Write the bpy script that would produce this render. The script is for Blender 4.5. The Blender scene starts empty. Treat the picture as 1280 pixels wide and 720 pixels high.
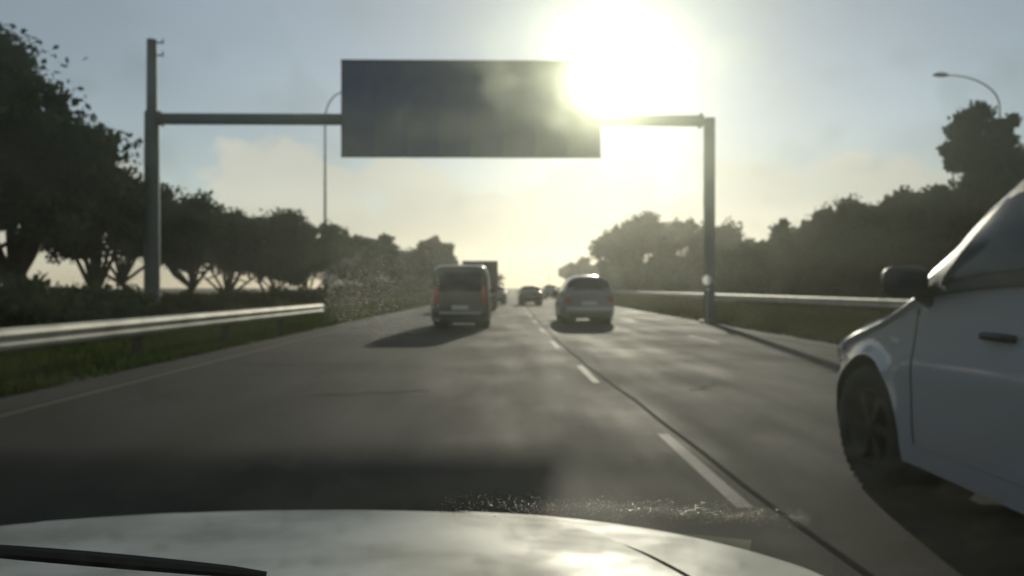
import bpy, bmesh, math, random
import numpy as np
from mathutils import Vector, Matrix

random.seed(7)
RNG = np.random.default_rng(7)
S = bpy.context.scene
COL = S.collection
R = math.radians

# ------------------------------------------------------------------ camera
CAM_H = 1.25
cam_d = bpy.data.cameras.new('camera')
cam = bpy.data.objects.new('camera', cam_d); COL.objects.link(cam)
cam.location = (0, 0, CAM_H)
cam.rotation_euler = (R(90), 0, R(-1.03))
cam_d.sensor_width = 36.0
cam_d.lens = 28.1
cam_d.clip_start = 0.05
cam_d.clip_end = 6000
cam_d.dof.use_dof = True
cam_d.dof.focus_distance = 0.42
cam_d.dof.aperture_fstop = 13.0
S.camera = cam

# ------------------------------------------------------------------ light, sky, exposure
SUN_DIR = Vector((0.141, 1.0, 0.262)).normalized()
SUN_EL = math.asin(SUN_DIR.z)
SUN_AZ = math.atan2(SUN_DIR.x, SUN_DIR.y)
sd = bpy.data.lights.new('sun', 'SUN')
sd.energy = 2.2; sd.angle = R(0.7); sd.color = (1.0, 0.94, 0.74)
sun = bpy.data.objects.new('sun', sd); COL.objects.link(sun)
sun.rotation_euler = (-SUN_DIR).to_track_quat('-Z', 'Y').to_euler()
sun.location = (10, 60, 40)

W = bpy.data.worlds.new('World'); S.world = W; W.use_nodes = True
nt = W.node_tree; nt.nodes.clear()
def N(nt, t, **kw):
    n = nt.nodes.new(t)
    for k, v in kw.items():
        setattr(n, k, v)
    return n
wo = N(nt, 'ShaderNodeOutputWorld'); bg = N(nt, 'ShaderNodeBackground')
sky = N(nt, 'ShaderNodeTexSky'); sky.sky_type = 'NISHITA'; sky.sun_disc = False
sky.sun_elevation = SUN_EL; sky.sun_rotation = SUN_AZ
sky.air_density = 1.0; sky.dust_density = 0.15; sky.ozone_density = 1.2; sky.altitude = 20
bg.inputs['Strength'].default_value = 0.081
nt.links.new(bg.outputs[0], wo.inputs[0])
# thin clouds: noise on the sky direction, brighter and greyer than the blue behind
tc = N(nt, 'ShaderNodeTexCoord'); sep = N(nt, 'ShaderNodeSeparateXYZ')
nt.links.new(tc.outputs['Generated'], sep.inputs[0])
def mth(op, a, b=None, nt=nt, clamp=False):
    m = N(nt, 'ShaderNodeMath', operation=op); m.use_clamp = clamp
    for i, x in enumerate((a, b)):
        if x is None: continue
        if isinstance(x, (int, float)): m.inputs[i].default_value = x
        else: nt.links.new(x, m.inputs[i])
    return m.outputs[0]
den = mth('ADD', mth('MAXIMUM', sep.outputs[2], 0.0), 0.16)
cx = mth('DIVIDE', sep.outputs[0], den); cy = mth('DIVIDE', sep.outputs[1], den)
cmb = N(nt, 'ShaderNodeCombineXYZ')
nt.links.new(cx, cmb.inputs[0]); nt.links.new(cy, cmb.inputs[1])
n1 = N(nt, 'ShaderNodeTexNoise'); n1.inputs['Scale'].default_value = 1.1; n1.inputs['Detail'].default_value = 7; n1.inputs['Roughness'].default_value = 0.6
nt.links.new(cmb.outputs[0], n1.inputs['Vector'])
r1 = N(nt, 'ShaderNodeMapRange'); r1.inputs[1].default_value = 0.47; r1.inputs[2].default_value = 0.7
nt.links.new(n1.outputs['Fac'], r1.inputs[0])
# bank of cumulus low over the horizon
mp = N(nt, 'ShaderNodeMapping'); mp.inputs['Scale'].default_value = (7.0, 7.0, 11.0); mp.inputs['Location'].default_value = (0.35, 0.0, 0.2)
nt.links.new(tc.outputs['Generated'], mp.inputs[0])
n2 = N(nt, 'ShaderNodeTexNoise'); n2.inputs['Scale'].default_value = 1.0; n2.inputs['Detail'].default_value = 8; n2.inputs['Roughness'].default_value = 0.55
nt.links.new(mp.outputs[0], n2.inputs['Vector'])
band = N(nt, 'ShaderNodeMapRange'); band.inputs[1].default_value = 0.24; band.inputs[2].default_value = 0.08; band.inputs[3].default_value = -0.26; band.inputs[4].default_value = 0.22
nt.links.new(sep.outputs[2], band.inputs[0])
vd = N(nt, 'ShaderNodeVectorMath', operation='DISTANCE'); vd.inputs[1].default_value = (-0.262, 0.952, 0.145)
nt.links.new(tc.outputs['Generated'], vd.inputs[0])
cb_ = N(nt, 'ShaderNodeMapRange'); cb_.inputs[1].default_value = 0.03; cb_.inputs[2].default_value = 0.09; cb_.inputs[3].default_value = 0.22; cb_.inputs[4].default_value = 0.0
nt.links.new(vd.outputs['Value'], cb_.inputs[0])
bk = mth('ADD', mth('ADD', n2.outputs['Fac'], band.outputs[0]), cb_.outputs[0])
r2 = N(nt, 'ShaderNodeMapRange'); r2.inputs[1].default_value = 0.50; r2.inputs[2].default_value = 0.60
nt.links.new(bk, r2.inputs[0])
cov = mth('MAXIMUM', mth('MULTIPLY', r1.outputs[0], 0.35), mth('MULTIPLY', r2.outputs[0], 0.9), clamp=True)
# cloud radiance: cream, plus a share of the sky light behind it
cl = N(nt, 'ShaderNodeMix', data_type='RGBA'); cl.inputs['Factor'].default_value = 0.22
cl.inputs[6].default_value = (9.6, 9.1, 7.4, 1)
nt.links.new(sky.outputs[0], cl.inputs[7])
mx = N(nt, 'ShaderNodeMix', data_type='RGBA')
cov = mth('MAXIMUM', cov, 0.26)
nt.links.new(cov, mx.inputs['Factor']); nt.links.new(sky.outputs[0], mx.inputs[6]); nt.links.new(cl.outputs[2], mx.inputs[7])
nt.links.new(mx.outputs[2], bg.inputs['Color'])

S.view_settings.view_transform = 'Standard'; S.view_settings.look = 'None'
S.view_settings.exposure = 0.0; S.view_settings.gamma = 1.0
S.cycles.use_denoising = True
S.cycles.max_bounces = 8; S.cycles.volume_bounces = 0
S.cycles.transparent_max_bounces = 12
S.cycles.caustics_refractive = False; S.cycles.caustics_reflective = False
S.cycles.sample_clamp_indirect = 4.0

# ------------------------------------------------------------------ materials
def mat(name, base, rough=0.6, metal=0.0, spec=0.5, noise=None, bump=None, coat=0.0, second=None, trans=0.0, ramp=(0.35, 0.65), rough2=None, coord='Object'):
    """principled; noise=(scale, amount) varies colour toward `second`; bump=(scale, strength)"""
    m = bpy.data.materials.new(name); m.use_nodes = True
    t = m.node_tree; b = t.nodes['Principled BSDF']
    b.inputs['Base Color'].default_value = (*base, 1); b.inputs['Roughness'].default_value = rough
    b.inputs['Metallic'].default_value = metal; b.inputs['Specular IOR Level'].default_value = spec
    b.inputs['Coat Weight'].default_value = coat
    b.inputs['Coat Roughness'].default_value = 0.06
    b.inputs['Transmission Weight'].default_value = trans
    c = N(t, 'ShaderNodeTexCoord')
    if noise:
        n = N(t, 'ShaderNodeTexNoise'); n.inputs['Scale'].default_value = noise[0]; n.inputs['Detail'].default_value = 6
        t.links.new(c.outputs[coord], n.inputs['Vector'])
        mr = N(t, 'ShaderNodeMapRange'); mr.inputs[1].default_value = ramp[0]; mr.inputs[2].default_value = ramp[1]; mr.inputs[4].default_value = noise[1]
        t.links.new(n.outputs['Fac'], mr.inputs[0])
        x = N(t, 'ShaderNodeMix', data_type='RGBA')
        x.inputs[6].default_value = (*base, 1)
        x.inputs[7].default_value = (*(second or tuple(v*0.6 for v in base)), 1)
        t.links.new(mr.outputs[0], x.inputs['Factor']); t.links.new(x.outputs[2], b.inputs['Base Color'])
        if rough2 is not None:
            r_ = N(t, 'ShaderNodeMapRange'); r_.inputs[3].default_value = rough; r_.inputs[4].default_value = rough2
            t.links.new(mr.outputs[0], r_.inputs[0]); t.links.new(r_.outputs[0], b.inputs['Roughness'])
    if bump:
        n = N(t, 'ShaderNodeTexNoise'); n.inputs['Scale'].default_value = bump[0]; n.inputs['Detail'].default_value = 4
        t.links.new(c.outputs[coord], n.inputs['Vector'])
        bp = N(t, 'ShaderNodeBump'); bp.inputs['Strength'].default_value = bump[1]; bp.inputs['Distance'].default_value = 0.02
        t.links.new(n.outputs['Fac'], bp.inputs['Height']); t.links.new(bp.outputs[0], b.inputs['Normal'])
    return m

def leafmat(name, a, b2, scale=0.6, transl=0.25):
    m = bpy.data.materials.new(name); m.use_nodes = True; t = m.node_tree; t.nodes.clear()
    o = N(t, 'ShaderNodeOutputMaterial'); d = N(t, 'ShaderNodeBsdfDiffuse'); tr = N(t, 'ShaderNodeBsdfTranslucent'); mxs = N(t, 'ShaderNodeMixShader')
    mxs.inputs[0].default_value = transl
    c = N(t, 'ShaderNodeTexCoord'); n = N(t, 'ShaderNodeTexNoise'); n.inputs['Scale'].default_value = scale; n.inputs['Detail'].default_value = 8
    t.links.new(c.outputs['Object'], n.inputs['Vector'])
    mr = N(t, 'ShaderNodeMapRange'); mr.inputs[1].default_value = 0.35; mr.inputs[2].default_value = 0.65
    t.links.new(n.outputs['Fac'], mr.inputs[0])
    x = N(t, 'ShaderNodeMix', data_type='RGBA'); x.inputs[6].default_value = (*a, 1); x.inputs[7].default_value = (*b2, 1)
    t.links.new(mr.outputs[0], x.inputs['Factor'])
    for s in (d, tr): t.links.new(x.outputs[2], s.inputs['Color'])
    t.links.new(d.outputs[0], mxs.inputs[1]); t.links.new(tr.outputs[0], mxs.inputs[2]); t.links.new(mxs.outputs[0], o.inputs[0])
    return m

def asphalt(name, base, lane=True):
    m = bpy.data.materials.new(name); m.use_nodes = True; t = m.node_tree; b = t.nodes['Principled BSDF']
    c = N(t, 'ShaderNodeTexCoord')
    big = N(t, 'ShaderNodeTexNoise'); big.inputs['Scale'].default_value = 0.35; big.inputs['Detail'].default_value = 6
    fine = N(t, 'ShaderNodeTexNoise'); fine.inputs['Scale'].default_value = 70; fine.inputs['Detail'].default_value = 3
    st = N(t, 'ShaderNodeMapping'); st.inputs['Scale'].default_value = (1.5, 0.22, 1)
    strk = N(t, 'ShaderNodeTexNoise'); strk.inputs['Scale'].default_value = 1.0; strk.inputs['Detail'].default_value = 5
    t.links.new(c.outputs['Object'], big.inputs['Vector']); t.links.new(c.outputs['Object'], fine.inputs['Vector'])
    t.links.new(c.outputs['Object'], st.inputs[0]); t.links.new(st.outputs[0], strk.inputs['Vector'])
    s1 = N(t, 'ShaderNodeMath', operation='ADD'); t.links.new(big.outputs['Fac'], s1.inputs[0]); t.links.new(strk.outputs['Fac'], s1.inputs[1])
    mr = N(t, 'ShaderNodeMapRange'); mr.inputs[1].default_value = 0.75; mr.inputs[2].default_value = 1.3; t.links.new(s1.outputs[0], mr.inputs[0])
    x = N(t, 'ShaderNodeMix', data_type='RGBA'); x.inputs[6].default_value = (*[v*0.75 for v in base], 1); x.inputs[7].default_value = (*[v*1.25 for v in base], 1)
    t.links.new(mr.outputs[0], x.inputs['Factor'])
    fm = N(t, 'ShaderNodeMapRange'); fm.inputs[1].default_value = 0.3; fm.inputs[2].default_value = 0.7; fm.inputs[3].default_value = 0.6; fm.inputs[4].default_value = 1.4
    t.links.new(fine.outputs['Fac'], fm.inputs[0])
    y = N(t, 'ShaderNodeMix', data_type='RGBA'); y.blend_type = 'MULTIPLY'; y.inputs['Factor'].default_value = 1
    cc = N(t, 'ShaderNodeCombineColor')
    for i in range(3): t.links.new(fm.outputs[0], cc.inputs[i])
    t.links.new(x.outputs[2], y.inputs[6]); t.links.new(cc.outputs[0], y.inputs[7]); t.links.new(y.outputs[2], b.inputs['Base Color'])
    rr = N(t, 'ShaderNodeMapRange'); rr.inputs[1].default_value = 0.75; rr.inputs[2].default_value = 1.3; rr.inputs[3].default_value = 0.88; rr.inputs[4].default_value = 0.68
    t.links.new(s1.outputs[0], rr.inputs[0]); t.links.new(rr.outputs[0], b.inputs['Roughness'])
    bp = N(t, 'ShaderNodeBump'); bp.inputs['Strength'].default_value = 0.5; bp.inputs['Distance'].default_value = 0.008
    t.links.new(fine.outputs['Fac'], bp.inputs['Height']); t.links.new(bp.outputs[0], b.inputs['Normal'])
    b.inputs['Specular IOR Level'].default_value = 0.165
    return m

M = dict(
    asphalt=asphalt('asphalt', (0.027, 0.0248, 0.022)),
    shoulder=asphalt('worn_shoulder_asphalt', (0.05, 0.045, 0.042)),
    tar=mat('sealing_tar', (0.020, 0.019, 0.018), 0.95, noise=(6, 0.5), spec=0.04),
    paint=mat('road_paint_white', (0.06, 0.058, 0.052), 0.7, noise=(9, 0.9), second=(0.09, 0.09, 0.085), ramp=(0.45, 0.6)),
    faint=mat('road_paint_worn', (0.055, 0.054, 0.05), 0.65, noise=(7, 0.95), second=(0.055, 0.055, 0.052), ramp=(0.38, 0.55)),
    yellow=mat('road_paint_yellow', (0.06, 0.052, 0.033), 0.8, noise=(7, 0.9), second=(0.07, 0.065, 0.05), ramp=(0.42, 0.6)),
    ground=mat('verge_soil', (0.055, 0.06, 0.028), 0.9, noise=(0.7, 1), second=(0.06, 0.048, 0.03), bump=(6, 0.5), spec=0.2),
    grass=leafmat('grass', (0.05, 0.085, 0.016), (0.08, 0.09, 0.028), 0.8, 0.4),
    drygrass=leafmat('dry_grass', (0.10, 0.085, 0.04), (0.07, 0.08, 0.03), 0.8, 0.35),
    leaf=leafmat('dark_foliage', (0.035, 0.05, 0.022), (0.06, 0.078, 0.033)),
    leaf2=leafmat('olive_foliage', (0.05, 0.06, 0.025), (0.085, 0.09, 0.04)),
    brown=leafmat('brown_shrub_foliage', (0.06, 0.045, 0.03), (0.075, 0.07, 0.035), 0.4),
    bark=mat('bark', (0.075, 0.058, 0.043), 0.9, noise=(5, 1), bump=(14, 0.8), spec=0.2),
    galv=mat('galvanised_steel', (0.42, 0.43, 0.41), 0.42, metal=0.85, noise=(3, 0.7), second=(0.28, 0.27, 0.25), bump=(30, 0.1)),
    rail=mat('weathered_rail_zinc', (0.68, 0.66, 0.56), 0.58, metal=0.25, noise=(1.5, 0.8), second=(0.42, 0.40, 0.33), bump=(20, 0.15)),
    gantry=mat('grey_gantry_paint', (0.085, 0.105, 0.11), 0.6, noise=(1.6, 0.6), second=(0.06, 0.075, 0.08), bump=(25, 0.1)),
    post=mat('weathered_timber_post', (0.07, 0.055, 0.04), 0.85, noise=(9, 0.8), bump=(25, 0.5)),
    sign=mat('blue_sign_sheeting', (0.03, 0.048, 0.16), 0.45, noise=(0.7, 0.9), second=(0.085, 0.11, 0.15), bump=(3, 0.05)),
    signframe=mat('sign_back_aluminium', (0.10, 0.11, 0.12), 0.5, metal=0.5, noise=(2, 0.5)),
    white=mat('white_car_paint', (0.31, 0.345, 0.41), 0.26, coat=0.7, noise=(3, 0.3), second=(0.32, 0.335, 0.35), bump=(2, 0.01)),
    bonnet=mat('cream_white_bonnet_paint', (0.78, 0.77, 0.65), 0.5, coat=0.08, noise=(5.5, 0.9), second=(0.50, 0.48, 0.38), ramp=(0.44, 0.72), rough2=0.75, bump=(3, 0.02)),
    darkpaint=mat('dark_grey_car_paint', (0.028, 0.034, 0.04), 0.35, coat=0.6, noise=(3, 0.5), second=(0.06, 0.06, 0.06)),
    greypaint=mat('mid_grey_car_paint', (0.2, 0.21, 0.21), 0.32, coat=0.6, noise=(3, 0.5)),
    greenpaint=mat('dark_green_car_paint', (0.03, 0.06, 0.045), 0.32, coat=0.6, noise=(3, 0.5)),
    silver=mat('silver_car_paint', (0.35, 0.36, 0.37), 0.3, metal=0.4, coat=0.6, noise=(3, 0.3)),
    glass=mat('tinted_car_glass', (0.022, 0.03, 0.042), 0.10, spec=0.22, noise=(2, 0.4)),
    tyre=mat('tyre_rubber', (0.018, 0.018, 0.018), 0.85, noise=(12, 0.5), bump=(40, 0.4)),
    rim=mat('grey_alloy', (0.035, 0.035, 0.037), 0.6, metal=0.3, noise=(8, 0.6), second=(0.03, 0.03, 0.03)),
    plastic=mat('black_plastic', (0.022, 0.022, 0.023), 0.5, noise=(10, 0.4), bump=(60, 0.15)),
    rubber=mat('wiper_rubber', (0.012, 0.012, 0.013), 0.6, noise=(20, 0.4)),
    chrome=mat('chrome', (0.7, 0.7, 0.7), 0.12, metal=1.0, noise=(6, 0.2)),
    lens=mat('headlamp_lens', (0.75, 0.77, 0.78), 0.12, coat=1.0, noise=(12, 0.4), second=(0.4, 0.42, 0.44)),
    red=mat('tail_lamp_red', (0.45, 0.02, 0.015), 0.2, coat=1.0, noise=(12, 0.4)),
    plate=mat('number_plate', (0.6, 0.6, 0.55), 0.5, noise=(8, 0.4)),
    box=mat('truck_box_panel', (0.12, 0.125, 0.12), 0.55, noise=(1.5, 0.6), second=(0.08, 0.08, 0.075)),
    marker=leafmat('translucent_white_plastic', (0.93, 0.93, 0.9), (0.86, 0.86, 0.82), 3, 0.85),
)
# water drops and the clear windscreen
def water():
    m = bpy.data.materials.new('water'); m.use_nodes = True; t = m.node_tree; t.nodes.clear()
    o = N(t, 'ShaderNodeOutputMaterial'); g = N(t, 'ShaderNodeBsdfRefraction'); g.inputs['IOR'].default_value = 1.33; g.inputs['Roughness'].default_value = 0.15
    c = N(t, 'ShaderNodeTexCoord'); n = N(t, 'ShaderNodeTexNoise'); n.inputs['Scale'].default_value = 300
    bp = N(t, 'ShaderNodeBump'); bp.inputs['Strength'].default_value = 0.05
    t.links.new(c.outputs['Object'], n.inputs['Vector']); t.links.new(n.outputs['Fac'], bp.inputs['Height']); t.links.new(bp.outputs[0], g.inputs['Normal'])
    tr = N(t, 'ShaderNodeBsdfTransparent'); ms = N(t, 'ShaderNodeMixShader'); ms.inputs[0].default_value = 0.2
    t.links.new(tr.outputs[0], ms.inputs[1]); t.links.new(g.outputs[0], ms.inputs[2]); t.links.new(ms.outputs[0], o.inputs[0]); return m
def clearpane():
    m = bpy.data.materials.new('clear_glass'); m.use_nodes = True; t = m.node_tree; t.nodes.clear()
    o = N(t, 'ShaderNodeOutputMaterial'); g = N(t, 'ShaderNodeBsdfTransparent'); g.inputs[0].default_value = (1, 1, 1, 1)
    t.links.new(g.outputs[0], o.inputs[0]); return m
def film(name, tau, albedo, g, smear=None):
    # dusty, slightly hazed glass: a thin sheet that scatters sunlight forwards
    m = bpy.data.materials.new(name); m.use_nodes = True; t = m.node_tree; t.nodes.clear()
    o = N(t, 'ShaderNodeOutputMaterial'); v = N(t, 'ShaderNodeVolumePrincipled')
    v.inputs['Color'].default_value = (*albedo, 1); v.inputs['Density'].default_value = tau/0.0085; v.inputs['Anisotropy'].default_value = g
    if smear:
        c = N(t, 'ShaderNodeTexCoord'); mp_ = N(t, 'ShaderNodeMapping'); mp_.inputs['Scale'].default_value = smear[0]; mp_.inputs['Rotation'].default_value = (0, 0, R(25))
        n = N(t, 'ShaderNodeTexNoise'); n.inputs['Scale'].default_value = 1.0; n.inputs['Detail'].default_value = 3
        t.links.new(c.outputs['Object'], mp_.inputs[0]); t.links.new(mp_.outputs[0], n.inputs['Vector'])
        n3 = N(t, 'ShaderNodeTexNoise'); n3.inputs['Scale'].default_value = 55; n3.inputs['Detail'].default_value = 2
        t.links.new(c.outputs['Object'], n3.inputs['Vector'])
        q = N(t, 'ShaderNodeMapRange'); q.inputs[1].default_value = .58; q.inputs[2].default_value = .70; q.inputs[3].default_value = 0; q.inputs[4].default_value = 1.3*tau/0.0085
        t.links.new(n3.outputs['Fac'], q.inputs[0])
        mr = N(t, 'ShaderNodeMapRange'); mr.inputs[1].default_value = .42; mr.inputs[2].default_value = .62; mr.inputs[3].default_value = smear[1]*tau/0.0085; mr.inputs[4].default_value = smear[2]*tau/0.0085
        t.links.new(n.outputs['Fac'], mr.inputs[0])
        ad = N(t, 'ShaderNodeMath', operation='ADD'); t.links.new(mr.outputs[0], ad.inputs[0]); t.links.new(q.outputs[0], ad.inputs[1]); t.links.new(ad.outputs[0], v.inputs['Density'])
    t.links.new(v.outputs[0], o.inputs['Volume']); return m
M['water'] = water()
M['film_outer'] = film('windscreen_glass', .12, (.25, .27, .22), .972)
M['film_inner'] = film('dusty_glass_film', .14, (.215, .24, .205), .90, ((11, 30, 26), .35, 1.9))

# ------------------------------------------------------------------ helpers
def tag(o, label=None, cat=None, group=None, kind=None):
    if label: o['label'] = label
    if cat: o['category'] = cat
    if group: o['group'] = group
    if kind: o['kind'] = kind
    return o
def thing(name, label, cat, loc=(0, 0, 0), rz=0.0, group=None):
    o = bpy.data.objects.new(name, None); COL.objects.link(o)
    o.location = loc; o.rotation_euler = (0, 0, rz); o.empty_display_size = 0.3
    return tag(o, label, cat, group)
def link(name, me, m=None, parent=None, loc=None, rot=None):
    o = bpy.data.objects.new(name, me); COL.objects.link(o)
    if m is not None and len(me.materials) == 0: me.materials.append(m)
    if parent: o.parent = parent
    if loc: o.location = loc
    if rot: o.rotation_euler = rot
    return o
def mesh(name, verts, faces, smooth=False, angle=None):
    me = bpy.data.meshes.new(name)
    me.from_pydata([tuple(v) for v in verts], [], [tuple(f) for f in faces]); me.update()
    if smooth:
        me.shade_smooth()
        if angle: me.set_sharp_from_angle(angle=R(angle))
    return me
class MB:
    def __init__(s): s.v = []; s.f = []
    def add(s, vs, fs):
        k = len(s.v); s.v += [tuple(v) for v in vs]; s.f += [tuple(i+k for i in f) for f in fs]; return s
    def box(s, c, d, rz=0.0, rx=0.0, ry=0.0):
        mt = Matrix.Rotation(rz, 3, 'Z') @ Matrix.Rotation(ry, 3, 'Y') @ Matrix.Rotation(rx, 3, 'X')
        vs = [Vector(c) + mt @ Vector((d[0]/2*a, d[1]/2*b, d[2]/2*e)) for a in (-1, 1) for b in (-1, 1) for e in (-1, 1)]
        return s.add(vs, [(0, 1, 3, 2), (4, 6, 7, 5), (0, 4, 5, 1), (2, 3, 7, 6), (0, 2, 6, 4), (1, 5, 7, 3)])
    def tube(s, pts, rad, n=8, caps=True):
        pts = [Vector(p) for p in pts]; k = len(pts)
        if not hasattr(rad, '__len__'): rad = [rad]*k
        vs = []; up = None
        for i, p in enumerate(pts):
            d = (pts[min(i+1, k-1)] - pts[max(i-1, 0)]).normalized()
            if up is None: up = d.orthogonal().normalized()
            up = (up - d*up.dot(d)).normalized(); w = d.cross(up)
            for j in range(n):
                a = 2*math.pi*j/n; vs.append(p + (up*math.cos(a) + w*math.sin(a))*rad[i])
        fs = [(i*n+j, i*n+(j+1) % n, (i+1)*n+(j+1) % n, (i+1)*n+j) for i in range(k-1) for j in range(n)]
        if caps: fs += [tuple(reversed(range(n))), tuple(range((k-1)*n, k*n))]
        return s.add(vs, fs)
    def lathe_x(s, prof, n=40, c=(0, 0, 0)):
        """prof: (x, r) pairs round the X axis through c"""
        vs = [(c[0]+x, c[1]+r*math.cos(2*math.pi*j/n), c[2]+r*math.sin(2*math.pi*j/n)) for x, r in prof for j in range(n)]
        fs = [(i*n+j, i*n+(j+1) % n, (i+1)*n+(j+1) % n, (i+1)*n+j) for i in range(len(prof)-1) for j in range(n)]
        return s.add(vs, fs)
    def build(s, name, m, parent=None, smooth=False, angle=35, bevel=0.0, loc=None, rot=None):
        me = mesh(name, s.v, s.f)
        bm = bmesh.new(); bm.from_mesh(me); bmesh.ops.recalc_face_normals(bm, faces=bm.faces)
        if bevel: bmesh.ops.bevel(bm, geom=bm.edges[:], offset=bevel, segments=2, affect='EDGES', profile=0.5)
        bm.to_mesh(me); bm.free()
        if smooth or bevel: me.shade_smooth(); me.set_sharp_from_angle(angle=R(angle))
        return link(name, me, m, parent, loc, rot)
def grid(nx, ny, fn):
    vs = [fn(i/(nx-1), j/(ny-1)) for j in range(ny) for i in range(nx)]
    fs = [(j*nx+i, j*nx+i+1, (j+1)*nx+i+1, (j+1)*nx+i) for j in range(ny-1) for i in range(nx-1)]
    return vs, fs
def copy_tree(o, parent=None):
    c = o.copy(); COL.objects.link(c)
    if parent: c.parent = parent
    for ch in list(o.children): copy_tree(ch, c)
    return c
def at(px, Y, off=0.0):
    """lateral position in metres of something seen along a bearing (photo pixel px) at distance Y"""
    return (px-622)/1000.0*Y + off

def bend(Y):   # the carriageway swings gently to the right
    return 0.0002*Y*Y if Y < 150 else 4.5 + 0.06*(Y-150)

# ------------------------------------------------------------------ ground and road
def terrain(x, y):
    u = x - bend(max(y, 0))
    z = -0.06
    if u < -5.6: z += 0.10*min(1, (-5.6-u)/1.2)
    if u < -8: z += 0.35*min(1, (-8-u)/8)
    if u > 7.6: z += 0.10*min(1, (u-7.6)/.5)
    if u > 9.6: z += 0.2*min(1, (u-9.6)/2)
    if u > 14: z += 1.1*min(1, (u-14)/9)
    z += 0.05*math.sin(x*0.8+y*0.35)*math.sin(y*0.23) * (1 if (u < -6.4 or u > 10.6) else 0)
    return z
xs = sorted(set([-2500, -900, -300, -120, -60, -40, -30] + [round(-26+0.7*i, 2) for i in range(80)] + [40, 60, 120, 300, 900, 2500]))
ys = sorted(set([-60, -30, -15] + [round(-8+1.5*i, 2) for i in range(100)] + [150, 165, 180, 200, 230, 270, 330, 420, 600, 1000, 2000, 4000]))
vs = []
for y in ys:
    for x in xs:
        if abs(x) < 60: vs.append((x+bend(max(y, 0)), y, terrain(x+bend(max(y, 0)), y)))
        else: vs.append((x, y, terrain(x, y)))
nx = len(xs)
fs = [(j*nx+i, j*nx+i+1, (j+1)*nx+i+1, (j+1)*nx+i) for j in range(len(ys)-1) for i in range(nx-1)]
tag(link('ground', mesh('ground', vs, fs, True), M['ground']), kind='structure')

def strip(x0, x1, y0, y1, z, step=4.0, jag=0.0):
    n = max(2, int((y1-y0)/step)+1); vs = []
    for i in range(n):
        y = y0+(y1-y0)*i/(n-1); b = bend(max(y, 0))
        vs += [(x0+b+random.uniform(-jag, jag), y, z), (x1+b+random.uniform(-jag, jag), y, z)]
    return vs, [(2*i, 2*i+1, 2*i+3, 2*i+2) for i in range(n-1)]
def slab(name, x0, x1, y0, y1, z, m, th=0.1, step=3):
    vs, fs = strip(x0, x1, y0, y1, z, step); n = len(vs)
    vs += [(v[0], v[1], z-th) for v in vs]
    k = n//2
    for i in range(k-1):
        fs += [(2*i, 2*i+2, 2*i+2+n, 2*i+n), (2*i+1, 2*i+1+n, 2*i+3+n, 2*i+3)]
    return tag(link(name, mesh(name, vs, fs), m), kind='structure')
road = slab('road', -5.05, 7.30, -20, 420, 0.0, M['asphalt'])
slab('left_shoulder', -5.7, -5.05, -20, 420, -0.006, M['shoulder'])
slab('right_shoulder', 7.30, 7.55, -20, 420, -0.006, M['shoulder'])
def marking(name, segs, w, x, m, z=0.004):
    mb = MB()
    for a, b in segs: mb.add(*strip(x-w/2, x+w/2, a, b, z, 1.5))
    o = link(name, mesh(name, mb.v, mb.f), m); o.parent = road
    return o
for k in range(66):     # dashed line between our lane and the lane of the white car
    a = -7.5 + 6*k
    o = marking('lane_dash', [(a, a+2.3)], 0.10, max(1.2, 1.42-0.02*(a-3.5)), M['paint'])
for k in range(34):
    if k > 2: marking('lane_dash', [(-5+12*k, -2+12*k)], 0.10, -2.15, M['faint'])
    marking('lane_dash', [(-6+12*k, -3+12*k)], 0.10, 4.95, M['faint'])
marking('edge_line', [(-20, 400)], 0.12, -4.85, M['yellow'])
marking('edge_line', [(-20, 400)], 0.10, 7.15, M['faint'])
# sealed joint beside the dashes, wandering a little
pts = [(max(1.36, 1.60-0.02*(y-3.5))+0.012*math.sin(y*0.9)+0.008*math.sin(y*2.3), y) for y in np.arange(-5, 120, 0.5)]
vs = []; 
for x, y in pts: vs += [(x-0.02+bend(max(y, 0)), y, 0.004), (x+0.02+bend(max(y, 0)), y, 0.004)]
o = link('sealed_joint', mesh('sealed_joint', vs, [(2*i, 2*i+1, 2*i+3, 2*i+2) for i in range(len(pts)-1)]), M['tar']); o.parent = road
# a few cracks sealed across the lanes
for k, (x, y, L, a) in enumerate([(-1.5, 9.5, 1.4, 0.3), (-3.4, 13, 2.0, -0.2), (3.4, 17, 2.4, 0.15), (-0.6, 20, 1.8, -0.1), (5.6, 12, 2.0, 0.4), (2.6, 10, 1.1, 1.0)]):
    vs = []; n = 16
    for i in range(n):
        t = (i/(n-1)-.5)*L; wob = 0.06*math.sin(i*1.1+k)
        px_, py_ = x+t*math.cos(a)-wob*math.sin(a), y+t*math.sin(a)+wob*math.cos(a)
        vs += [(px_, py_-0.016, 0.005), (px_, py_+0.016, 0.005)]
    o = link('sealed_crack', mesh('sealed_crack', vs, [(2*i, 2*i+2, 2*i+3, 2*i+1) for i in range(n-1)]), M['tar']); o.parent = road

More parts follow.
